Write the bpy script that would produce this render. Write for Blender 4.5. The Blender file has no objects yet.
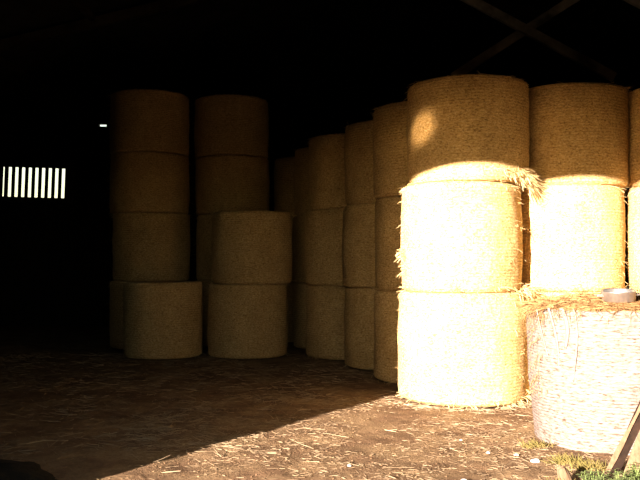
import bpy, bmesh, math, random
from mathutils import Vector, Matrix, noise

random.seed(11)
scene = bpy.context.scene
C = scene.collection
R = math.radians

# ------------------------------------------------------------------ camera
cam_data = bpy.data.cameras.new('camera')
cam_data.sensor_width = 36.0
cam_data.lens = 45.0
cam_data.clip_end = 300
cam = bpy.data.objects.new('camera', cam_data)
C.objects.link(cam)
cam.location = (0, 0, 1.58)
cam.rotation_euler = (R(90 + 1.575), 0, 0)
scene.camera = cam

# ------------------------------------------------------------------ light
SUN_AZ, SUN_EL = R(34.0), math.atan(0.2155)
world = bpy.data.worlds.new('sky')
scene.world = world
world.use_nodes = True
wn, wl = world.node_tree.nodes, world.node_tree.links
wn.clear()
wo = wn.new('ShaderNodeOutputWorld')
bg = wn.new('ShaderNodeBackground')
sky = wn.new('ShaderNodeTexSky')
sky.sky_type = 'NISHITA'
sky.sun_disc = False
sky.sun_elevation = SUN_EL
sky.sun_rotation = R(180) + SUN_AZ
sky.air_density = 1.0
sky.dust_density = 1.0
sky.ozone_density = 0.6
tint = wn.new('ShaderNodeMix')
tint.data_type = 'RGBA'
tint.blend_type = 'MULTIPLY'
tint.inputs[0].default_value = 1.0
tint.inputs[7].default_value = (1.0, 0.87, 0.70, 1)
wl.new(sky.outputs[0], tint.inputs[6])
wl.new(tint.outputs[2], bg.inputs[0])
bg.inputs[1].default_value = 0.36
wl.new(bg.outputs[0], wo.inputs[0])

sd = bpy.data.lights.new('sun', 'SUN')
sd.energy = 40.0
sd.angle = R(0.8)
sd.color = (1.0, 0.81, 0.68)
sun = bpy.data.objects.new('sun', sd)
C.objects.link(sun)
s_dir = Vector((math.sin(SUN_AZ) * math.cos(SUN_EL), math.cos(SUN_AZ) * math.cos(SUN_EL), -math.sin(SUN_EL)))
sun.rotation_euler = s_dir.to_track_quat('-Z', 'Y').to_euler()
sun.location = (-8, -12, 12)

vs = scene.view_settings
vs.view_transform = 'Standard'
vs.look = 'None'
vs.gamma = 1.0
vs.use_curve_mapping = False
vs.exposure = 0.0
scene.cycles.max_bounces = 10
scene.cycles.diffuse_bounces = 8
scene.cycles.transparent_max_bounces = 12
scene.cycles.use_denoising = True

# ------------------------------------------------------------------ materials
def mat_new(name):
    m = bpy.data.materials.new(name)
    m.use_nodes = True
    nt = m.node_tree
    b = nt.nodes['Principled BSDF']
    b.inputs['Specular IOR Level'].default_value = 0.15
    b.inputs['Roughness'].default_value = 0.9
    return m, nt, b

def ramp(nt, src, stops):
    r = nt.nodes.new('ShaderNodeValToRGB')
    e = r.color_ramp.elements
    while len(e) < len(stops):
        e.new(0.5)
    for i, (p, c) in enumerate(stops):
        e[i].position = p
        e[i].color = (*c, 1)
    nt.links.new(src, r.inputs[0])
    return r.outputs[0]

def noise_tex(nt, vec, scale, detail=4, rough=0.6, mapping=None):
    n = nt.nodes.new('ShaderNodeTexNoise')
    n.inputs['Scale'].default_value = scale
    n.inputs['Detail'].default_value = detail
    n.inputs['Roughness'].default_value = rough
    if mapping:
        mp = nt.nodes.new('ShaderNodeMapping')
        mp.inputs['Scale'].default_value = mapping
        nt.links.new(vec, mp.inputs[0])
        vec = mp.outputs[0]
    nt.links.new(vec, n.inputs['Vector'])
    return n.outputs['Fac']

def mixc(nt, fac, a, b, mode='MIX'):
    m = nt.nodes.new('ShaderNodeMix')
    m.data_type = 'RGBA'
    m.blend_type = mode
    for sock, v in ((m.inputs[0], fac), (m.inputs[6], a), (m.inputs[7], b)):
        if hasattr(v, 'is_output'):
            nt.links.new(v, sock)
        elif isinstance(v, (int, float)):
            sock.default_value = v
        else:
            sock.default_value = (*v, 1)
    return m.outputs[2]

def bump(nt, b, h, strength, dist):
    n = nt.nodes.new('ShaderNodeBump')
    n.inputs['Strength'].default_value = strength
    n.inputs['Distance'].default_value = dist
    nt.links.new(h, n.inputs['Height'])
    nt.links.new(n.outputs[0], b.inputs['Normal'])

def coord(nt, kind='Object'):
    return nt.nodes.new('ShaderNodeTexCoord').outputs[kind]

def straw_material():
    m, nt, b = mat_new('straw')
    co = coord(nt)
    oi = nt.nodes.new('ShaderNodeObjectInfo')
    off = nt.nodes.new('ShaderNodeVectorMath')
    off.operation = 'ADD'
    sc = nt.nodes.new('ShaderNodeVectorMath')
    sc.operation = 'SCALE'
    sc.inputs[0].default_value = (13.0, 7.0, 5.0)
    nt.links.new(oi.outputs['Random'], sc.inputs['Scale'])
    nt.links.new(co, off.inputs[0])
    nt.links.new(sc.outputs[0], off.inputs[1])
    v = off.outputs[0]
    fine = noise_tex(nt, v, 30, 3, 0.7, (1, 1, 2.2))
    flecks = noise_tex(nt, v, 62, 2, 0.6, (1, 1, 1.4))
    patch = noise_tex(nt, v, 3.2, 3, 0.6)
    col = ramp(nt, fine, [(0.30, (0.20, 0.122, 0.038)), (0.48, (0.50, 0.332, 0.130)), (0.68, (0.72, 0.53, 0.275))])
    col = mixc(nt, ramp(nt, flecks, [(0.55, (0, 0, 0)), (0.72, (1, 1, 1))]), col, (0.74, 0.60, 0.37))
    col = mixc(nt, 0.55, col, ramp(nt, patch, [(0.3, (0.62, 0.58, 0.50)), (0.7, (1, 1, 1))]), 'MULTIPLY')
    # bands of wrap string running round the bale
    wv = nt.nodes.new('ShaderNodeTexWave')
    wv.bands_direction = 'Z'
    wv.inputs['Scale'].default_value = 9.0
    wv.inputs['Distortion'].default_value = 1.6
    wv.inputs['Detail'].default_value = 2.0
    nt.links.new(v, wv.inputs['Vector'])
    h = mixc(nt, 0.3, fine, wv.outputs['Fac'])
    hh = mixc(nt, 0.4, h, flecks)
    nt.links.new(col, b.inputs['Base Color'])
    bump(nt, b, hh, 0.8, 0.03)
    return m

def plain_noise(name, c1, c2, scale, detail=4, bs=0.3, bd=0.01, rough=0.9, mapping=None, kind='Object'):
    m, nt, b = mat_new(name)
    f = noise_tex(nt, coord(nt, kind), scale, detail, 0.65, mapping)
    nt.links.new(ramp(nt, f, [(0.32, c1), (0.68, c2)]), b.inputs['Base Color'])
    b.inputs['Roughness'].default_value = rough
    bump(nt, b, f, bs, bd)
    return m

def ground_material():
    m, nt, b = mat_new('trampled_earth')
    co = coord(nt)
    big = noise_tex(nt, co, 0.55, 4, 0.6)
    mid = noise_tex(nt, co, 5.0, 5, 0.7)
    fine = noise_tex(nt, co, 38, 4, 0.75)
    chaff = noise_tex(nt, co, 60, 3, 0.7, (0.6, 1.6, 1))
    soil = ramp(nt, mid, [(0.3, (0.092, 0.055, 0.030)), (0.7, (0.20, 0.126, 0.072))])
    soil = mixc(nt, 0.5, soil, ramp(nt, fine, [(0.3, (0.45, 0.42, 0.4)), (0.7, (1.25, 1.2, 1.15))]), 'MULTIPLY')
    pale = ramp(nt, chaff, [(0.4, (0.18, 0.118, 0.063)), (0.68, (0.33, 0.235, 0.130))])
    cover = noise_tex(nt, co, 1.7, 4, 0.7)
    col = mixc(nt, ramp(nt, cover, [(0.42, (0, 0, 0)), (0.62, (0.85, 0.85, 0.85))]), soil, pale)
    col = mixc(nt, 0.35, col, ramp(nt, big, [(0.35, (0.7, 0.68, 0.66)), (0.65, (1, 1, 1))]), 'MULTIPLY')
    nt.links.new(col, b.inputs['Base Color'])
    hmix = mixc(nt, 0.45, mid, fine)
    bump(nt, b, hmix, 0.9, 0.05)
    return m

def net_material():
    m, nt, b = mat_new('white_net_wrap')
    co = coord(nt)
    dashes = noise_tex(nt, co, 34, 3, 0.7, (0.55, 0.55, 2.6))
    fine = noise_tex(nt, co, 90, 2, 0.6, (1, 1, 1.5))
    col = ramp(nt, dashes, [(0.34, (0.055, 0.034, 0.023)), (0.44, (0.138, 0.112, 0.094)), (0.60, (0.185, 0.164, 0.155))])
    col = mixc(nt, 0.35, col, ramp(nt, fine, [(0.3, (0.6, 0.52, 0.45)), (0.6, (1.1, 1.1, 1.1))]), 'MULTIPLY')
    nt.links.new(col, b.inputs['Base Color'])
    wv = nt.nodes.new('ShaderNodeTexWave')
    wv.bands_direction = 'Z'
    wv.inputs['Scale'].default_value = 11
    wv.inputs['Distortion'].default_value = 1.0
    nt.links.new(co, wv.inputs['Vector'])
    bump(nt, b, mixc(nt, 0.5, wv.outputs['Fac'], dashes), 0.6, 0.015)
    return m

M = {}
M['straw'] = straw_material()
M['loose'] = plain_noise('loose_straw', (0.42, 0.29, 0.12), (0.68, 0.54, 0.29), 9, 2, 0.1, 0.002)
M['top_straw'] = plain_noise('orange_straw_sun_dimmed', (0.15, 0.082, 0.03), (0.29, 0.175, 0.078), 9, 2, 0.1, 0.002)  # dimness of the grazing sun put into a darker straw colour
M['litter'] = plain_noise('floor_straw', (0.15, 0.105, 0.06), (0.36, 0.28, 0.18), 4, 2, 0.1, 0.002)
M['ground'] = ground_material()
M['net'] = net_material()
M['yard'] = plain_noise('yard_mud_and_grass', (0.035, 0.038, 0.018), (0.08, 0.07, 0.04), 1.5, 5, 0.5, 0.03)
M['net_tear'] = plain_noise('torn_white_net', (0.15, 0.12, 0.10), (0.22, 0.19, 0.17), 30, 2, 0.1, 0.003)
M['wall'] = plain_noise('dark_creosoted_boards', (0.012, 0.011, 0.009), (0.030, 0.026, 0.020), 3, 5, 0.4, 0.01, mapping=(3, 3, 0.3))
M['roof'] = plain_noise('sooty_roof_sheet', (0.014, 0.014, 0.012), (0.035, 0.034, 0.028), 1.4, 5, 0.3, 0.02)
M['beam'] = plain_noise('old_roof_timber', (0.022, 0.018, 0.012), (0.075, 0.06, 0.038), 2, 4, 0.5, 0.01)
M['brace'] = plain_noise('lit_brace_timber', (0.08, 0.065, 0.045), (0.62, 0.50, 0.36), 1.6, 4, 0.5, 0.01)  # light on the braces put into a paler colour than the rafters
M['plank'] = plain_noise('weathered_plank', (0.095, 0.06, 0.034), (0.17, 0.115, 0.072), 6, 5, 0.5, 0.006, mapping=(6, 6, 0.6))
M['gap_shade'] = plain_noise('gap_shade_board', (0.005, 0.003, 0.002), (0.026, 0.014, 0.008), 9, 5, 0.7, 0.01)  # shade of the gap between the planks, put in as near-black colour
M['slat'] = plain_noise('window_slat_timber', (0.03, 0.028, 0.03), (0.07, 0.066, 0.07), 6, 4, 0.3, 0.005)
M['stone'] = plain_noise('pale_stone', (0.38, 0.36, 0.33), (0.6, 0.57, 0.54), 8, 4, 0.4, 0.01)
M['heap'] = plain_noise('black_heap', (0.003, 0.003, 0.002), (0.010, 0.008, 0.005), 12, 5, 0.9, 0.04)  # near-black mottled colour for the low left heap
M['grass'] = plain_noise('dry_grass', (0.075, 0.075, 0.016), (0.20, 0.15, 0.055), 3, 3, 0.1, 0.002)
M['weed'] = plain_noise('weed_leaf', (0.055, 0.075, 0.024), (0.13, 0.165, 0.065), 14, 3, 0.3, 0.004, rough=0.6)
M['stem'] = plain_noise('weed_stem', (0.10, 0.15, 0.04), (0.18, 0.24, 0.08), 10, 2, 0.1, 0.002)
m_, nt_, b_ = mat_new('dull_aluminium')
b_.inputs['Metallic'].default_value = 0.95
f_ = noise_tex(nt_, coord(nt_), 20, 3)
nt_.links.new(ramp(nt_, f_, [(0.3, (0.60, 0.58, 0.56)), (0.7, (0.82, 0.80, 0.78))]), b_.inputs['Base Color'])
b_.inputs['Roughness'].default_value = 0.36
M['metal'] = m_
# added filter pane in the gable opening: dims and softens the sun patch
m_, nt_, b_ = mat_new('filter_pane')
b_.inputs['Base Color'].default_value = (0.12, 0.11, 0.09, 1)
tr = nt_.nodes.new('ShaderNodeBsdfTransparent')
gf = noise_tex(nt_, coord(nt_), 5, 3)
gm = nt_.nodes.new('ShaderNodeMapping')          # less see-through towards the frame, to soften the sun patch
gm.inputs['Location'].default_value = (0, 0, -0.97)
gm.inputs['Scale'].default_value = (2.7, 1, 3.5)
gr = nt_.nodes.new('ShaderNodeTexGradient')
gr.gradient_type = 'SPHERICAL'
nt_.links.new(coord(nt_), gm.inputs[0])
nt_.links.new(gm.outputs[0], gr.inputs[0])
clear = ramp(nt_, gr.outputs['Fac'], [(0.0, (0, 0, 0)), (0.6, (1, 1, 1))])
nt_.links.new(mixc(nt_, 1.0, clear, ramp(nt_, gf, [(0.3, (0.34, 0.31, 0.25)), (0.7, (0.46, 0.42, 0.34))]), 'MULTIPLY'), tr.inputs[0])
nt_.links.new(tr.outputs[0], nt_.nodes['Material Output'].inputs['Surface'])
M['pane'] = m_

# ------------------------------------------------------------------ helpers
def link(name, mesh, mat, parent=None, smooth=False):
    if mat is not None and not mesh.materials:
        mesh.materials.append(mat)
    if smooth:
        mesh.polygons.foreach_set('use_smooth', [True] * len(mesh.polygons))
    o = bpy.data.objects.new(name, mesh)
    C.objects.link(o)
    if parent is not None:
        o.parent = parent
    return o

def bm_link(name, bm, mat, parent=None, smooth=False):
    bmesh.ops.recalc_face_normals(bm, faces=bm.faces)
    me = bpy.data.meshes.new(name)
    bm.to_mesh(me)
    bm.free()
    return link(name, me, mat, parent, smooth)

def py_link(name, v, f, mat, parent=None, smooth=False):
    me = bpy.data.meshes.new(name)
    me.from_pydata(v, [], f)
    me.update()
    return link(name, me, mat, parent, smooth)

def tag(o, label=None, cat=None, group=None, kind=None):
    if label: o['label'] = label
    if cat: o['category'] = cat
    if group: o['group'] = group
    if kind: o['kind'] = kind
    return o

def empty(name, loc, rz=0):
    o = bpy.data.objects.new(name, None)
    C.objects.link(o)
    o.location = loc
    o.rotation_euler = (0, 0, rz)
    o.empty_display_size = 0.2
    return o

def add_box(bm, x0, x1, y0, y1, z0, z1):
    vs_ = [bm.verts.new(p) for p in ((x0, y0, z0), (x1, y0, z0), (x1, y1, z0), (x0, y1, z0),
                                     (x0, y0, z1), (x1, y0, z1), (x1, y1, z1), (x0, y1, z1))]
    for q in ((0, 3, 2, 1), (4, 5, 6, 7), (0, 1, 5, 4), (1, 2, 6, 5), (2, 3, 7, 6), (3, 0, 4, 7)):
        bm.faces.new([vs_[i] for i in q])

def beam_mesh(bm, a, b, w, h, up=Vector((0, 1, 0))):
    a, b = Vector(a), Vector(b)
    d = (b - a).normalized()
    s = d.cross(up).normalized()
    u = s.cross(d).normalized()
    vv = []
    for p in (a, b):
        for sx, su in ((-1, -1), (1, -1), (1, 1), (-1, 1)):
            vv.append(bm.verts.new(p + s * (sx * w / 2) + u * (su * h / 2)))
    for q in ((3, 2, 1, 0), (4, 5, 6, 7), (0, 1, 5, 4), (1, 2, 6, 5), (2, 3, 7, 6), (3, 0, 4, 7)):
        bm.faces.new([vv[i] for i in q])

def straw_geo(V, F, p, d, length, w, bend=0.0):
    """one stalk: a thin three-sided prism in two segments"""
    d = d.normalized()
    ref = Vector((0, 0, 1)) if abs(d.z) < 0.9 else Vector((1, 0, 0))
    s = d.cross(ref).normalized()
    u = s.cross(d).normalized()
    base = len(V)
    for k in range(3):
        t = k / 2
        c = p + d * (length * t) + u * (-bend * length * t * t)
        r = w * (1.0 if k < 2 else 0.6)
        for a in (0, 2.094, 4.189):
            V.append(tuple(c + s * (math.cos(a) * r) + u * (math.sin(a) * r)))
    for k in range(2):
        for i in range(3):
            j = (i + 1) % 3
            F.append((base + k * 3 + i, base + k * 3 + j, base + k * 3 + 3 + j, base + k * 3 + 3 + i))

# ------------------------------------------------------------------ the barn
XL, XR, YF, YB = -8.9, 9.2, 4.7, 20.0
EAVE, RIDGE_X, RIDGE_Z = 5.3, 0.3, 7.6
HEAD_Z = 3.71                 # bottom edge of the doorway lintel
JAMB_L, JAMB_R = -2.46, 2.2

def ground_h(x, y):
    p = Vector((x * 0.9, y * 0.9, 0))
    h = 0.016 * noise.noise(p) + 0.014 * noise.noise(p * 3.7) + 0.010 * noise.noise(p * 9.1)
    return h - 0.02

def ground_grid(name, x0, x1, y0, y1, nx, ny, mat):
    V, F = [], []
    for j in range(ny + 1):
        for i in range(nx + 1):
            x = x0 + (x1 - x0) * i / nx
            y = y0 + (y1 - y0) * j / ny
            V.append((x, y, ground_h(x, y)))
    for j in range(ny):
        for i in range(nx):
            a = j * (nx + 1) + i
            F.append((a, a + 1, a + nx + 2, a + nx + 1))
    return py_link(name, V, F, mat, smooth=True)

floor = ground_grid('floor', XL, XR, YF, YB, 300, 270, M['ground'])
tag(floor, 'trampled earth barn floor scattered with straw', kind='structure')
yard = bmesh.new()
add_box(yard, -40, 40, -50, YF, -0.35, -0.03)
tag(bm_link('yard', yard, M['yard']), 'muddy grass yard in front of the barn doorway', kind='structure')

bm = bmesh.new()
add_box(bm, -22, 22, -14.4, -14.0, -0.3, 3.6)  # unseen wall, added to block low sky and keep the barn's back dark
for k in range(22):                                   # coping along the added wall
    add_box(bm, -22 + k * 2 + 0.02, -20 + k * 2 - 0.02, -14.48, -13.92, 3.6, 3.72)
tag(bm_link('wall_sky_block', bm, M['yard']), 'unseen wall added behind the camera to block low sky', kind='structure')

def wall_with_openings(name, axis_y, thick, x0, x1, top, openings, label):
    """vertical wall in XZ; top(x) gives its height; openings are rectangles"""
    bm = bmesh.new()
    xs = sorted({x0, x1, RIDGE_X, *[o[0] for o in openings], *[o[1] for o in openings]})
    for a, b in zip(xs[:-1], xs[1:]):
        mid = (a + b) / 2
        cuts = sorted([(o[2], o[3]) for o in openings if o[0] <= mid <= o[1]])
        z = -0.3
        segs = []
        for c0, c1 in cuts:
            if c0 > z: segs.append((z, c0))
            z = c1
        for (s0, s1) in segs:
            add_box(bm, a, b, axis_y, axis_y + thick, s0, s1)
        za, zb = top(a), top(b)
        vv = [bm.verts.new(p) for p in ((a, axis_y, z), (b, axis_y, z), (b, axis_y + thick, z), (a, axis_y + thick, z),
                                        (a, axis_y, za), (b, axis_y, zb), (b, axis_y + thick, zb), (a, axis_y + thick, za))]
        for q in ((0, 3, 2, 1), (4, 5, 6, 7), (0, 1, 5, 4), (1, 2, 6, 5), (2, 3, 7, 6), (3, 0, 4, 7)):
            bm.faces.new([vv[i] for i in q])
    o = bm_link(name, bm, M['wall'])
    return tag(o, label, kind='structure')

def gable(x):
    if x <= RIDGE_X:
        return EAVE + (RIDGE_Z - EAVE) * (x - XL) / (RIDGE_X - XL)
    return EAVE + (RIDGE_Z - EAVE) * (XR - x) / (XR - RIDGE_X)

PANE = (-2.12, -1.36, 3.93, 4.49)
WIN = (-8.06, -6.22, 3.16, 4.0)
GAP = (-5.56, -5.36, 4.98, 5.05)
wall_with_openings('wall_front', YF, 0.14, XL, XR, gable,
                   [(JAMB_L, PANE[0], -1, HEAD_Z), (PANE[0], PANE[1], -1, HEAD_Z), (PANE[0], PANE[1], PANE[2], PANE[3]), (PANE[1], JAMB_R, -1, HEAD_Z)],
                   'front gable wall with a wide open doorway')
wall_with_openings('wall_back', YB, 0.14, XL, XR, gable, [WIN, GAP], 'dark boarded back wall of the barn')
for nm, x in (('wall_left', XL - 0.14), ('wall_right', XR)):
    bm = bmesh.new()
    add_box(bm, x, x + 0.14, YF, YB + 0.14, -0.3, EAVE)
    tag(bm_link(nm, bm, M['wall']), 'dark boarded side wall of the barn', kind='structure')

# corrugated roof: two slopes
bm = bmesh.new()
for (xa, za, xb, zb) in ((XL - 0.3, EAVE - 0.05, RIDGE_X, RIDGE_Z + 0.02), (RIDGE_X, RIDGE_Z + 0.02, XR + 0.3, EAVE - 0.05)):
    n = 190
    prev = None
    for i in range(n + 1):
        y = YF - 0.1 + (YB - YF + 0.35) * i / n
        dz = 0.025 * (1 if i % 2 else -1)
        row = [bm.verts.new((xa, y, za + dz)), bm.verts.new((xb, y, zb + dz)),
               bm.verts.new((xa, y, za + dz + 0.05)), bm.verts.new((xb, y, zb + dz + 0.05))]
        if prev:
            bm.faces.new((prev[0], prev[1], row[1], row[0]))
            bm.faces.new((prev[2], row[2], row[3], prev[3]))
        prev = row
tag(bm_link('ceiling', bm, M['roof']), 'dark corrugated barn roof', kind='structure')

# roof frames: rafters, purlins and crossed braces
n_trim = 0
for fy in (6.6, 11.0, 15.4):
    n_trim += 1
    fr = tag(empty('trim_%d' % n_trim, (RIDGE_X, fy, 0)), 'timber roof frame of sloping rafters', kind='structure')
    zr = RIDGE_Z - 0.22
    ze = EAVE - 0.20
    for (a, b) in (((XL - RIDGE_X, 0, ze), (0, 0, zr)), ((0, 0, zr), (XR - RIDGE_X, 0, ze))):
        bm = bmesh.new(); beam_mesh(bm, a, b, 0.2, 0.1)
        bm_link('rafter', bm, M['beam'], fr)
    if fy > 15: continue
    for (a, b, dy) in (((0.75, 0, 5.75), (3.75, 0, 4.12), -0.06), ((1.55, 0, 4.15), (4.4, 0, 6.0), 0.06), ((3.35, 0, 5.55), (6.4, 0, 3.95), -0.06)):
        bm = bmesh.new(); beam_mesh(bm, Vector(a) + Vector((0, dy, 0)), Vector(b) + Vector((0, dy, 0)), 0.12, 0.07)
        bm_link('brace', bm, M['brace'], fr)
for k, px in enumerate((-6.6, -4.4, -2.2, 0.3, 2.7, 5.0, 7.2)):
    n_trim += 1
    bm = bmesh.new()
    z = gable(px) - 0.13
    add_box(bm, px - 0.05, px + 0.05, YF + 0.15, YB - 0.02, z - 0.06, z + 0.06)
    tag(bm_link('trim_%d' % n_trim, bm, M['beam']), 'long roof purlin running the length of the barn', kind='structure')

# slatted window in the back wall, hung slightly askew
win = tag(empty('window_1', (-7.12, YB + 0.02, 3.195)), 'small unglazed window of vertical slats high in the back wall', kind='structure')
win.rotation_euler = (0, R(1.7), 0)
wh = 0.745
gaps = [((2.6, 4.1) if k == 0 else (8.2 + 6.68 * (k - 1) - 0.2, 8.2 + 6.68 * (k - 1) + 3.1)) for k in range(10)]
gaps = [((a - 320) / 800 * 20.03 + 7.10, (b - 320) / 800 * 20.03 + 7.10) for a, b in gaps]
edges = [gaps[0][0] - 0.10] + [g for ab in gaps for g in ab] + [gaps[-1][1] + 0.09]
for k in range(0, len(edges), 2):
    bm = bmesh.new()
    add_box(bm, edges[k], edges[k + 1], -0.012, 0.012, -0.02, wh + 0.02)
    bm_link('slat', bm, M['slat'], win)
for (a, b, c_, d_) in ((-0.98, 0.98, -0.12, 0.0), (-0.98, 0.98, wh, wh + 0.14), (-0.98, edges[0] + 0.06, 0.0, wh), (edges[-1] - 0.06, 0.98, 0.0, wh)):
    bm = bmesh.new()
    add_box(bm, a, b, -0.07, -0.015, c_, d_)
    bm_link('frame_board', bm, M['slat'], win)

# added filter pane over the doorway: lets the soft patch of sun onto the top bale
pw = tag(empty('window_2', ((PANE[0] + PANE[1]) / 2, YF + 0.07, PANE[2])), 'small opening over the barn doorway with an added light-filtering pane', kind='structure')
bm = bmesh.new()
hw = (PANE[1] - PANE[0]) / 2
add_box(bm, -hw, hw, -0.002, 0.002, 0, PANE[3] - PANE[2])
bm_link('pane', bm, M['pane'], pw)

# ------------------------------------------------------------------ straw bales
BR, BH = 0.72, 1.185

def bale_radius(seed, a, t):
    """outline of one kind of bale: slight barrel, lumps and string ridges"""
    p = Vector((math.cos(a) * 1.3 + seed * 7.7, math.sin(a) * 1.3, t * 1.6 + seed * 3.1))
    r = BR * (1.0 + 0.020 * noise.noise(p) + 0.014 * noise.noise(p * 2.7))
    r += 0.006 * noise.noise(p * 9.0)
    r += 0.012 * math.sin(math.pi * t) - 0.006
    return r

def bale_mesh(seed, mound=0.0):
    SEG, ROWS = 84, 30
    rim = 0.055
    V, F = [], []
    prof = []                                   # (t along height, inset)
    for k in range(5):
        a = math.pi / 2 * k / 4
        prof.append((rim * (1 - math.sin(a)), rim * (1 - math.cos(a))))
    prof = [(z, i) for z, i in prof][::-1]
    prof = [(rim - rim * math.cos(math.pi / 2 * k / 4), rim - rim * math.sin(math.pi / 2 * k / 4)) for k in range(5)]
    zs = [(z, i) for z, i in prof]
    for k in range(1, ROWS):
        zs.append((rim + (BH - 2 * rim) * k / ROWS, 0))
    zs += [(BH - z, i) for z, i in prof[::-1]]
    for (z, ins) in zs:
        for s in range(SEG):
            a = 2 * math.pi * s / SEG
            r = bale_radius(seed, a, z / BH) - ins
            V.append((r * math.cos(a), r * math.sin(a), z))
    n = len(zs)
    for k in range(n - 1):
        for s in range(SEG):
            s2 = (s + 1) % SEG
            F.append((k * SEG + s, k * SEG + s2, (k + 1) * SEG + s2, (k + 1) * SEG + s))
    # bottom, then a spiral-rough top
    F.append(tuple(range(SEG))[::-1])
    last = (n - 1) * SEG
    for q in (0.82, 0.6, 0.36, 0.14):
        base = len(V)
        for s in range(SEG):
            a = 2 * math.pi * s / SEG
            x0, y0, _ = V[(n - 1) * SEG + s]
            z = BH + mound * (1 - q * q) * (1 + 0.35 * noise.noise(Vector((math.cos(a) * q * 3, math.sin(a) * q * 3, seed))))
            if mound == 0: z = BH - 0.004 + 0.004 * noise.noise(Vector((x0 * q * 9, y0 * q * 9, seed)))
            V.append((x0 * q, y0 * q, z))
        for s in range(SEG):
            s2 = (s + 1) % SEG
            F.append((last + s, last + s2, base + s2, base + s))
        last = base
    F.append(tuple(last + s for s in range(SEG)))
    me = bpy.data.meshes.new('straw_body')
    me.from_pydata(V, [], F)
    me.update()
    me.materials.append(M['straw'])
    me.polygons.foreach_set('use_smooth', [True] * len(me.polygons))
    return me

def fuzz_mesh(seed, n, rng, tufts=()):
    """stalks that have worked loose: along both rims, over the side, and in named tufts"""
    V, F = [], []
    for i in range(n):
        a = rng.uniform(0, 2 * math.pi)
        q = rng.random()
        if q < 0.45: z = BH - rng.uniform(0.0, 0.05)
        elif q < 0.6: z = rng.uniform(0.01, 0.06)
        else: z = rng.uniform(0.05, BH - 0.05)
        r = bale_radius(seed, a, z / BH) - (0.025 if q < 0.6 else 0.004)
        out = Vector((math.cos(a), math.sin(a), 0))
        tan = Vector((-math.sin(a), math.cos(a), 0))
        d = out * rng.uniform(0.15, 0.8) + tan * rng.uniform(-1, 1) + Vector((0, 0, rng.uniform(-0.5, 0.25)))
        straw_geo(V, F, out * r + Vector((0, 0, z)), d, rng.uniform(0.03, 0.10), 0.0022, rng.uniform(0, 0.5))
    for (ang, z0, count, spread, length, droop) in tufts:
        for i in range(count):
            a = ang + rng.gauss(0, spread)
            z = z0 + rng.gauss(0, 0.03)
            out = Vector((math.cos(a), math.sin(a), 0))
            tan = Vector((-math.sin(a), math.cos(a), 0))
            r = BR - 0.03
            d = out * rng.uniform(0.4, 1.0) + tan * rng.uniform(-0.8, 0.8) + Vector((0, 0, rng.uniform(-0.35, 0.45)))
            straw_geo(V, F, out * r + Vector((0, 0, z)), d, length * rng.uniform(0.5, 1.2), 0.0038, droop * rng.uniform(0.3, 1.2))
    me = bpy.data.meshes.new('loose_straw')
    me.from_pydata(V, [], F)
    me.update()
    me.materials.append(M['loose'])
    return me

rng = random.Random(5)
BODIES = [bale_mesh(s) for s in range(6)]
FUZZ = [fuzz_mesh(s, 420, rng) for s in range(6)]
bale_no = 0

def place_bale(x, y, z, dia, h, label, group, tufts=None, rz=None):
    global bale_no
    k = bale_no % 6
    e = empty('straw_bale', (x, y, z), rng.choice((0, 1, 2, 3)) * math.pi / 2 if rz is None else rz)
    s = dia / 2 / BR
    e.scale = (s, s, h / BH)
    tag(e, label, 'straw bale', group)
    b = bpy.data.objects.new('straw_body', BODIES[k]); C.objects.link(b); b.parent = e
    fm = FUZZ[k] if tufts is None else fuzz_mesh(k, 480, rng, tufts)
    f = bpy.data.objects.new('loose_straw', fm); C.objects.link(f); f.parent = e
    f['kind'] = 'stuff'
    bale_no += 1
    return e

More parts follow.
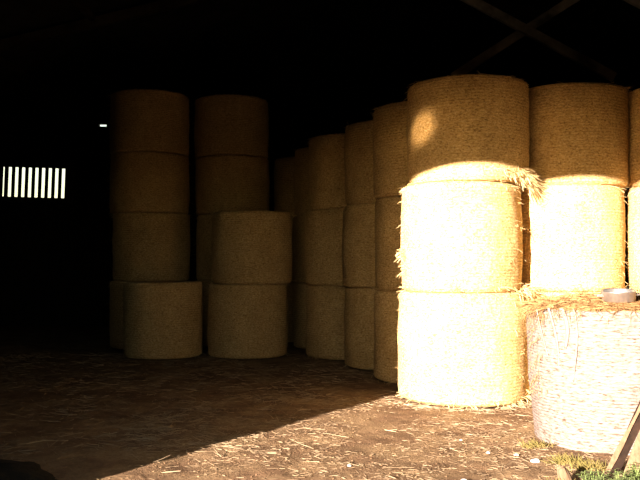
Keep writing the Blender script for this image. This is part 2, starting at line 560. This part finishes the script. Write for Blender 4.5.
# each stack: name for labels, x, y, list of (dx, dy, diameter, height) from the floor up
H = 1.185
LEVEL3 = ('bottom', 'middle', 'top')
STACKS = [
    ('the bright sunlit stack nearest the camera', 'straw bales in the sunlit stacks',
     [(1.685, 9.45, 1.515, 1.24), (1.665, 9.45, 1.39, 1.235), (1.745, 9.45, 1.415, 1.185)]),
    ('the sunlit stack behind the white wrapped bale', 'straw bales in the sunlit stacks',
     [(3.06, 9.80, 1.34, 1.24), (3.015, 9.80, 1.35, 1.235), (3.07, 9.82, 1.37, 1.185)]),
    ('the sunlit stack cut off by the right edge', 'straw bales in the sunlit stacks',
     [(4.42, 9.50, 1.40, 1.24), (4.40, 9.48, 1.40, 1.23), (4.42, 9.5, 1.42, 1.16)]),
    ('the shaded stack directly behind the sunlit front stack', 'straw bales in the receding shaded row',
     [(1.44, 10.92, 1.40, 1.20), (1.46, 10.92, 1.40, 1.245), (1.44, 10.92, 1.42, 1.225)]),
    ('the second stack back in the shaded row', 'straw bales in the receding shaded row',
     [(1.08, 12.28, 1.40, 1.20), (1.06, 12.28, 1.42, 1.245), (1.09, 12.28, 1.40, 1.225)]),
    ('the third stack back in the shaded row', 'straw bales in the receding shaded row',
     [(0.47, 13.58, 1.40, 1.20), (0.43, 13.58, 1.40, 1.245), (0.50, 13.58, 1.40, 1.225)]),
    ('the fourth stack back in the shaded row', 'straw bales in the receding shaded row',
     [(0.20, 14.98, 1.40, 1.20), (0.20, 14.98, 1.40, 1.245), (0.22, 14.98, 1.40, 1.225)]),
    ('the farthest dim stack of the shaded row', 'straw bales in the receding shaded row',
     [(-0.24, 16.40, 1.40, 1.20), (-0.24, 16.40, 1.40, 1.245), (-0.24, 16.40, 1.40, 1.225)]),
    ('the tall leftmost stack at the back', 'straw bales in the tall dark stacks',
     [(-3.22, 15.05, 1.42, 1.23), (-3.17, 15.05, 1.42, 1.25), (-3.21, 15.05, 1.45, 1.10), (-3.21, 15.05, 1.46, 1.13)]),
    ('the tall dark stack behind the two-bale pile', 'straw bales in the tall dark stacks',
     [(-1.70, 15.5, 1.40, 1.23), (-1.68, 15.5, 1.40, 1.25), (-1.70, 15.5, 1.42, 1.10), (-1.72, 15.5, 1.42, 1.13)]),
    ('the two-bale pile', 'straw bales in the low shaded piles',
     [(-1.23, 13.68, 1.33, 1.215), (-1.16, 13.70, 1.36, 1.21)]),
]
for si, (where, group, levels) in enumerate(STACKS):
    z = 0.0
    names = {2: ('lower', 'upper'), 3: LEVEL3, 4: ('lowest', 'second', 'third', 'topmost')}[len(levels)]
    for li, (x, y, dia, h) in enumerate(levels):
        t = None
        if si == 0 and li == 2:      # big tuft bursting out at the right, above the seam
            t = [(-0.62, 0.13, 130, 0.20, 0.13, 0.7), (-0.42, 0.07, 130, 0.16, 0.16, 0.9), (-0.3, 0.0, 70, 0.12, 0.20, 1.2), (-1.0, 0.08, 60, 0.25, 0.10, 0.6)]
        if si == 0 and li == 1:
            t = [(-2.95, 0.42, 55, 0.05, 0.13, 0.6), (-2.95, 0.25, 18, 0.05, 0.09, 0.6), (-2.9, 1.15, 8, 0.12, 0.07, 0.5), (-0.4, 0.03, 40, 0.5, 0.12, 0.8)]
        if si == 0 and li == 0:
            t = [(-0.3, 1.2, 70, 0.35, 0.16, 1.0), (-0.15, 0.08, 70, 0.3, 0.16, 0.8), (-1.4, 0.03, 40, 0.5, 0.10, 0.5), (-0.2, 0.55, 20, 0.2, 0.09, 0.5)]
        place_bale(x, y, z, dia, h, '%s straw bale of %s' % (names[li], where), group, t, 0.0 if t else None)
        z += h
place_bale(-2.66, 13.62, 0, 1.31, 1.25, 'lone shaded straw bale on the floor before the tall leftmost stack', 'straw bales in the low shaded piles')

# ------------------------------------------------------------------ foreground bale in white net
FX, FY, FR, FH = 2.66, 7.32, 0.755, 1.215
fg = tag(empty('wrapped_bale', (FX, FY, -0.03)), 'bale wrapped in white net with loose straw on top, right foreground', 'straw bale')
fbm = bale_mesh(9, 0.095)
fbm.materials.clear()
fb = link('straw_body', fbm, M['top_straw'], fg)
fs = FR / BR - 0.012
fb.scale = (fs, fs, FH / BH)
SEG, ROWS = 120, 40
V, F = [], []
for k in range(ROWS + 1):
    t = k / ROWS
    z = 0.004 + (FH - 0.020) * t
    for s in range(SEG):
        a = 2 * math.pi * s / SEG
        taper = 1.0 - 0.105 * (1 - t) ** 1.3           # leans in towards the ground
        r = (bale_radius(9, a, t) * FR / BR) * taper + 0.006
        r += 0.0035 * math.sin(t * 150) * (0.5 + noise.noise(Vector((math.cos(a) * 4, math.sin(a) * 4, t * 20))))
        r += 0.010 * noise.noise(Vector((math.cos(a) * 5, math.sin(a) * 5, t * 7)))
        if k == ROWS: r -= 0.02
        V.append((r * math.cos(a), r * math.sin(a), z + (0.012 * noise.noise(Vector((a * 3, 0, 5))) if k == ROWS else 0)))
for k in range(ROWS):
    for s in range(SEG):
        s2 = (s + 1) % SEG
        F.append((k * SEG + s, k * SEG + s2, (k + 1) * SEG + s2, (k + 1) * SEG + s))
nw = py_link('net_wrap', V, F, M['net'], fg, True)
nw['label'] = 'white net wrap'
for v in fb.data.vertices:                             # body follows the same taper, inside the net
    t = min(1, v.co.z / BH)
    q = 1.0 - 0.105 * (1 - t) ** 1.3
    v.co.x *= q * 0.985; v.co.y *= q * 0.985
# loose straw lying on its top and over the rim
V, F = [], []
for i in range(2600):
    a = rng.uniform(0, 6.283); q = math.sqrt(rng.random()) * 1.0
    r = FR * 0.985 * q
    z = FH + 0.095 * (1 - q * q) + rng.uniform(-0.004, 0.012)
    d = Vector((rng.gauss(0, 1), rng.gauss(0, 1), rng.gauss(0, 0.13)))
    straw_geo(V, F, Vector((r * math.cos(a), r * math.sin(a), z)), d, rng.uniform(0.05, 0.2), 0.0028, rng.uniform(0, 0.2))
for i in range(420):
    a = rng.uniform(0, 6.283) if i < 200 else rng.gauss(-2.95, 0.3)
    o_ = Vector((math.cos(a), math.sin(a), 0))
    d = o_ * rng.uniform(0.3, 1) + Vector((-o_.y, o_.x, 0)) * rng.uniform(-1, 1) + Vector((0, 0, rng.uniform(-0.6, 0.5)))
    straw_geo(V, F, o_ * (FR - 0.04) + Vector((0, 0, FH + rng.uniform(-0.05, 0.02))), d, rng.uniform(0.05, 0.14), 0.0026, 0.6)
for i in range(120):
    a = rng.gauss(-2.95, 0.12)
    o_ = Vector((math.cos(a), math.sin(a), 0))
    z = rng.uniform(0.45, FH)
    d = o_ * rng.uniform(0.3, 1) + Vector((-o_.y, o_.x, 0)) * rng.uniform(-1, 1) + Vector((0, 0, rng.uniform(-0.9, 0.2)))
    straw_geo(V, F, o_ * (FR - 0.03) + Vector((0, 0, z)), d, rng.uniform(0.04, 0.11), 0.0026, 0.6)
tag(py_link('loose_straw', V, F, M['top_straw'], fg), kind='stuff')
# strips of torn net hanging down its left side
for (a0, ztop, ln, w) in ((-2.62, FH, 0.50, 0.030), (-2.48, FH, 0.34, 0.045), (-2.36, FH + 0.0, 0.62, 0.018), (-2.8, FH - 0.02, 0.42, 0.025)):
    V, F = [], []
    n = 14
    for k in range(n + 1):
        t = k / n
        z = ztop - ln * t
        a = a0 + 0.06 * math.sin(t * 3.0 + a0 * 5) + 0.05 * t
        q = 1.0 - 0.105 * (1 - z / FH) ** 1.3 if z < FH else 1
        r = FR * q * 1.012 + 0.008 + 0.004 * math.sin(t * 6 + a0)
        ww = w * (1 - 0.5 * t) / r
        for (da, dr) in ((-ww / 2, 0), (ww / 2, 0), (ww / 2, 0.004), (-ww / 2, 0.004)):
            V.append(((r + dr) * math.cos(a + da), (r + dr) * math.sin(a + da), z))
    for k in range(n):
        for s in range(4):
            F.append((k * 4 + s, k * 4 + (s + 1) % 4, k * 4 + 4 + (s + 1) % 4, k * 4 + 4 + s))
    F += [(0, 3, 2, 1), (n * 4, n * 4 + 1, n * 4 + 2, n * 4 + 3)]
    py_link('torn_net_strip', V, F, M['net_tear'], fg, True)

# ------------------------------------------------------------------ metal pan on the wrapped bale
def lathe(prof, seg=48):
    V, F = [], []
    for (r, z) in prof:
        for s in range(seg):
            a = 2 * math.pi * s / seg
            V.append((r * math.cos(a), r * math.sin(a), z))
    for k in range(len(prof) - 1):
        for s in range(seg):
            s2 = (s + 1) % seg
            F.append((k * seg + s, k * seg + s2, (k + 1) * seg + s2, (k + 1) * seg + s))
    return V, F

PX, PY = 2.555, 6.86
pq = math.hypot(PX - FX, PY - FY) / FR
pan = tag(empty('metal_pan', (PX, PY, FH - 0.03 + 0.095 * (1 - pq * pq) + 0.006)), 'shallow silver metal pan resting on top of the white wrapped bale', 'pan')
pan.rotation_euler = (R(5), R(-2), 0)
V, F = lathe([(0.001, 0.0), (0.125, 0.0), (0.135, 0.006), (0.141, 0.08), (0.148, 0.086), (0.146, 0.09), (0.137, 0.084), (0.130, 0.012), (0.122, 0.006), (0.001, 0.006)])
py_link('bowl', V, F, M['metal'], pan, True)
for sgn in (-1, 1):
    bm = bmesh.new()
    pts = [Vector((sgn * 0.138, -0.035, 0.05)), Vector((sgn * 0.185, -0.033, 0.052)), Vector((sgn * 0.20, 0.0, 0.053)), Vector((sgn * 0.185, 0.033, 0.052)), Vector((sgn * 0.138, 0.035, 0.05))]
    for a, b in zip(pts[:-1], pts[1:]):
        beam_mesh(bm, a, b + (b - a).normalized() * 0.004, 0.016, 0.010, Vector((0, 0, 1)))
    bm_link('handle', bm, M['metal'], pan)

# ------------------------------------------------------------------ planks leaning on the wrapped bale
def plank(name, base, top, w, th, label, face, mat='plank'):
    base, top = Vector(base), Vector(top)
    d = (top - base)
    ln = d.length
    d.normalize()
    f = Vector(face); f = (f - d * f.dot(d)).normalized()      # broad face normal
    s = d.cross(f).normalized()
    bm = bmesh.new()
    n = 10
    prev = None
    for k in range(n + 1):
        t = k / n
        c = d * (ln * t)
        jag = 0.012 * noise.noise(Vector((t * 4, w * 30, 0)))
        ring = [bm.verts.new(c + s * (sx * (w / 2 + jag)) + f * (sf * th / 2)) for sx, sf in ((-1, -1), (1, -1), (1, 1), (-1, 1))]
        if prev:
            for i in range(4):
                bm.faces.new((prev[i], prev[(i + 1) % 4], ring[(i + 1) % 4], ring[i]))
        else:
            bm.faces.new(ring[::-1])
        prev = ring
    bm.faces.new(prev)
    o = bm_link(name, bm, M[mat])
    o.location = base
    return tag(o, label, 'plank', 'planks leaning on the wrapped bale')

plank('wooden_plank', (2.14, 6.02, 0.0), (2.90, 6.47, 1.02), 0.03, 0.02, 'thin weathered plank leaning against the white wrapped bale', (-0.5, -1, 0.2))
plank('wooden_plank', (2.30, 5.94, 0.0), (2.97, 6.44, 1.08), 0.125, 0.03, 'broad pale weathered plank leaning right of the thin plank', (-0.3, -1, 0.35))

plank('wooden_plank', (2.195, 6.03, 0.0), (2.915, 6.52, 1.03), 0.075, 0.022, 'dark added board for the shade between the thin and the broad plank', (-0.4, -1, 0.25), 'gap_shade')  # dark board added where the gap between planks is in shade

# ------------------------------------------------------------------ small things on the ground
def lump(name, x, y, sx, sy, sz, seed, mat, sub=3, rough=0.25, sink=0.25):
    bm = bmesh.new()
    bmesh.ops.create_icosphere(bm, subdivisions=sub, radius=1.0)
    for v in bm.verts:
        n = noise.noise(v.co * 1.6 + Vector((seed * 5.3, 0, 0))) + 0.5 * noise.noise(v.co * 4.1 + Vector((0, seed * 3.3, 0)))
        v.co *= 1 + rough * n
        v.co = Vector((v.co.x * sx, v.co.y * sy, v.co.z * sz))
        if v.co.z < -sink * sz: v.co.z = -sink * sz
    o = bm_link(name, bm, mat, smooth=True)
    o.location = (x, y, ground_h(x, y) + sink * sz * 0.4)
    return o

def floor_pt(px, py):
    d = 1.58 * 800 / (py - 262)
    return (px - 320) / 800 * d, d

for i, (px, py, s, lab) in enumerate(((534, 459, 0.040, 'largest white stone on the ground before the wrapped bale'),
                                      (515, 451, 0.024, 'small white stone left of the largest white stone'),
                                      (487, 449, 0.020, 'small white stone below the sunlit front stack'),
                                      (460, 436, 0.016, 'tiny pale pebble between the sunlit stack and the stones'),
                                      (349, 463, 0.018, 'pale pebble alone in the sunlit straw near the shadow edge'),
                                      (463, 478, 0.028, 'pale stone at the bottom edge of the sunlit floor'))):
    x, y = floor_pt(px, py)
    tag(lump('stone', x, y, s, s * 0.7, s * 0.6, i, M['stone'], 2), lab, 'stone', 'pale stones on the sunlit floor')

x, y = floor_pt(30, 486)
tag(lump('dark_heap', x - 0.36, y + 0.05, 0.58, 0.42, 0.16, 3, M['heap'], 4, 0.3, 0.1), 'low black heap in the left foreground', 'heap')

# broken stake end poking from the ground
sx_, sy_ = floor_pt(566, 482)
bm = bmesh.new()
prev = None
for k, (t, r) in enumerate(((-0.05, 0.052), (0.04, 0.05), (0.09, 0.046), (0.125, 0.036), (0.135, 0.018))):
    ring = []
    for s in range(10):
        a = 2 * math.pi * s / 10
        rr = r * (1 + 0.12 * noise.noise(Vector((math.cos(a) * 2, math.sin(a) * 2, t * 8))))
        ring.append(bm.verts.new((rr * math.cos(a) - t * 0.35, rr * math.sin(a), t + (0.012 * math.sin(a * 3) if k > 2 else 0))))
    if prev:
        for s in range(10):
            bm.faces.new((prev[s], prev[(s + 1) % 10], ring[(s + 1) % 10], ring[s]))
    else:
        bm.faces.new(ring[::-1])
    prev = ring
bm.faces.new(prev)
st = bm_link('wooden_stake', bm, M['plank'])
st.location = (sx_, sy_, ground_h(sx_, sy_))
tag(st, 'short broken wooden stake stub at the foot of the wrapped bale', 'stake')

def grass_tuft(px, py, n, h, spread, label, mat='grass'):
    x, y = floor_pt(px, py)
    V, F = [], []
    for i in range(n):
        p = Vector((rng.gauss(0, spread), rng.gauss(0, spread * 0.5), -0.01))
        d = Vector((rng.gauss(0, 0.5), rng.gauss(0, 0.5), 1.0))
        straw_geo(V, F, p, d, h * rng.uniform(0.4, 1.15), 0.0030, rng.uniform(0.0, 0.6))
    o = py_link('grass_tuft', V, F, M[mat])
    o.location = (x, y, ground_h(x, y))
    return tag(o, label, 'grass', 'grass tufts round the wrapped bale')

grass_tuft(534, 444, 130, 0.08, 0.055, 'yellow-green grass tuft at the left corner of the wrapped bale')
grass_tuft(566, 460, 170, 0.085, 0.06, 'low green grass tuft behind the broken stake')
grass_tuft(588, 466, 170, 0.085, 0.06, 'dry brown grass tuft between the stake and the thin plank')
grass_tuft(556, 484, 40, 0.10, 0.05, 'sparse grass tuft left of the broken stake at the bottom edge')

def weed(px, py, n, h, spread, label):
    x, y = floor_pt(px, py)
    e = tag(empty('weed', (x, y, ground_h(x, y))), label, 'weed', 'leafy weeds by the planks')
    V, F, LV, LF = [], [], [], []
    for i in range(n):
        p = Vector((rng.gauss(0, spread), rng.gauss(0, spread * 0.6), -0.01))
        d = Vector((rng.gauss(0, 0.35), rng.gauss(0, 0.35), 1)).normalized()
        hh = h * rng.uniform(0.5, 1.1)
        straw_geo(V, F, p, d, hh, 0.003)
        for k in range(6):
            c = p + d * (hh * (0.3 + 0.7 * k / 5))
            a = k * 2.4 + rng.uniform(-0.4, 0.4)
            o_ = Vector((math.cos(a), math.sin(a), rng.uniform(-0.2, 0.5))).normalized()
            s = o_.cross(Vector((0, 0, 1))).normalized()
            u = s.cross(o_)
            L = rng.uniform(0.03, 0.055)
            b = len(LV)
            for (t, w, dz) in ((0, 0, 0), (0.35, 0.34, 0.06), (0.35, -0.34, 0.06), (0.5, 0, -0.02), (1.0, 0, -0.16)):
                LV.append(tuple(c + o_ * (L * t) + s * (L * w) + u * (L * dz)))
            LF += [(b, b + 3, b + 1), (b, b + 2, b + 3), (b + 1, b + 3, b + 4), (b + 2, b + 4, b + 3)]
    tag(py_link('stems', V, F, M['stem'], e), kind='stuff')
    tag(py_link('leaves', LV, LF, M['weed'], e), kind='stuff')

weed(597, 479, 26, 0.10, 0.07, 'green leafy weed at the foot of the thin plank')
weed(622, 484, 26, 0.11, 0.07, 'green leafy weed in front of the broad plank')
weed(640, 478, 22, 0.15, 0.06, 'green leafy weed right of the broad plank at the frame corner')

# straw litter on the floor: nobody could count it
V, F = [], []
def scatter(n, x0, x1, y0, y1, l0, l1, w, keep=None):
    c = 0
    while c < n:
        x, y = rng.uniform(x0, x1), rng.uniform(y0, y1)
        dens = noise.noise(Vector((x * 0.9, y * 0.9, 4.0))) * 0.9 + noise.noise(Vector((x * 3.1, y * 3.1, 9.0))) * 0.5
        if rng.random() > 0.5 + dens * 1.1: 
            continue
        if keep and not keep(x, y):
            continue
        c += 1
        a = rng.uniform(0, 6.283)
        d = Vector((math.cos(a), math.sin(a), rng.gauss(0, 0.10)))
        straw_geo(V, F, Vector((x, y, ground_h(x, y) + rng.uniform(0.002, 0.012))), d, rng.uniform(l0, l1), w * rng.uniform(0.6, 1.3), rng.uniform(-0.1, 0.2))
lit = lambda x, y: abs(x) < 0.48 * y + 0.4 and math.hypot(x - FX, y - FY) > FR * 0.97
shade = lambda x, y: lit(x, y) and 0.829 * x - 0.559 * y < -4.62
scatter(7000, -1.8, 3.0, 5.4, 9.6, 0.02, 0.09, 0.0013, lit)
scatter(170, -1.8, 3.0, 5.4, 9.4, 0.12, 0.30, 0.0024, lit)
scatter(4200, -5.5, 3.0, 6.0, 14.0, 0.05, 0.22, 0.0024, shade)
tag(py_link('straw_litter', V, F, M['litter']), 'loose stalks of straw strewn over the barn floor', 'straw', kind='stuff')
# straw spilt round the foot of the sunlit stack and small clods of earth
V, F = [], []
for i in range(260):
    a = rng.uniform(-2.8, -0.5)
    r = 0.76 + abs(rng.gauss(0, 0.07))
    x, y = 1.685 + r * math.cos(a), 9.45 + r * math.sin(a)
    b = rng.uniform(0, 6.283)
    straw_geo(V, F, Vector((x, y, ground_h(x, y) + 0.012)), Vector((math.cos(b), math.sin(b), rng.uniform(-0.05, 0.4))), rng.uniform(0.04, 0.13), 0.003, 0.3)
tag(py_link('spilt_straw', V, F, M['litter']), 'loose straw spilt round the foot of the sunlit front stack', 'straw', kind='stuff')
V, F = [], []
ico = bmesh.new(); bmesh.ops.create_icosphere(ico, subdivisions=1, radius=1.0)
iv = [v.co.copy() for v in ico.verts]; ifc = [[v.index for v in f.verts] for f in ico.faces]; ico.free()
for i in range(1500):
    x, y = rng.uniform(-2.2, 2.6), rng.uniform(5.4, 9.0)
    if not lit(x, y): continue
    s = rng.uniform(0.004, 0.012) * (1.0 if rng.random() < 0.9 else 1.7)
    b = len(V); z = ground_h(x, y)
    q = rng.uniform(0, 10)
    for c in iv:
        k = s * (1 + 0.4 * noise.noise(c * 2 + Vector((q, i, 0))))
        V.append((x + c.x * k, y + c.y * k, z + c.z * k * 0.6))
    F += [tuple(b + j for j in f) for f in ifc]
tag(py_link('earth_clods', V, F, M['ground']), 'crumbs and clods of earth on the sunlit floor', 'earth', kind='stuff')
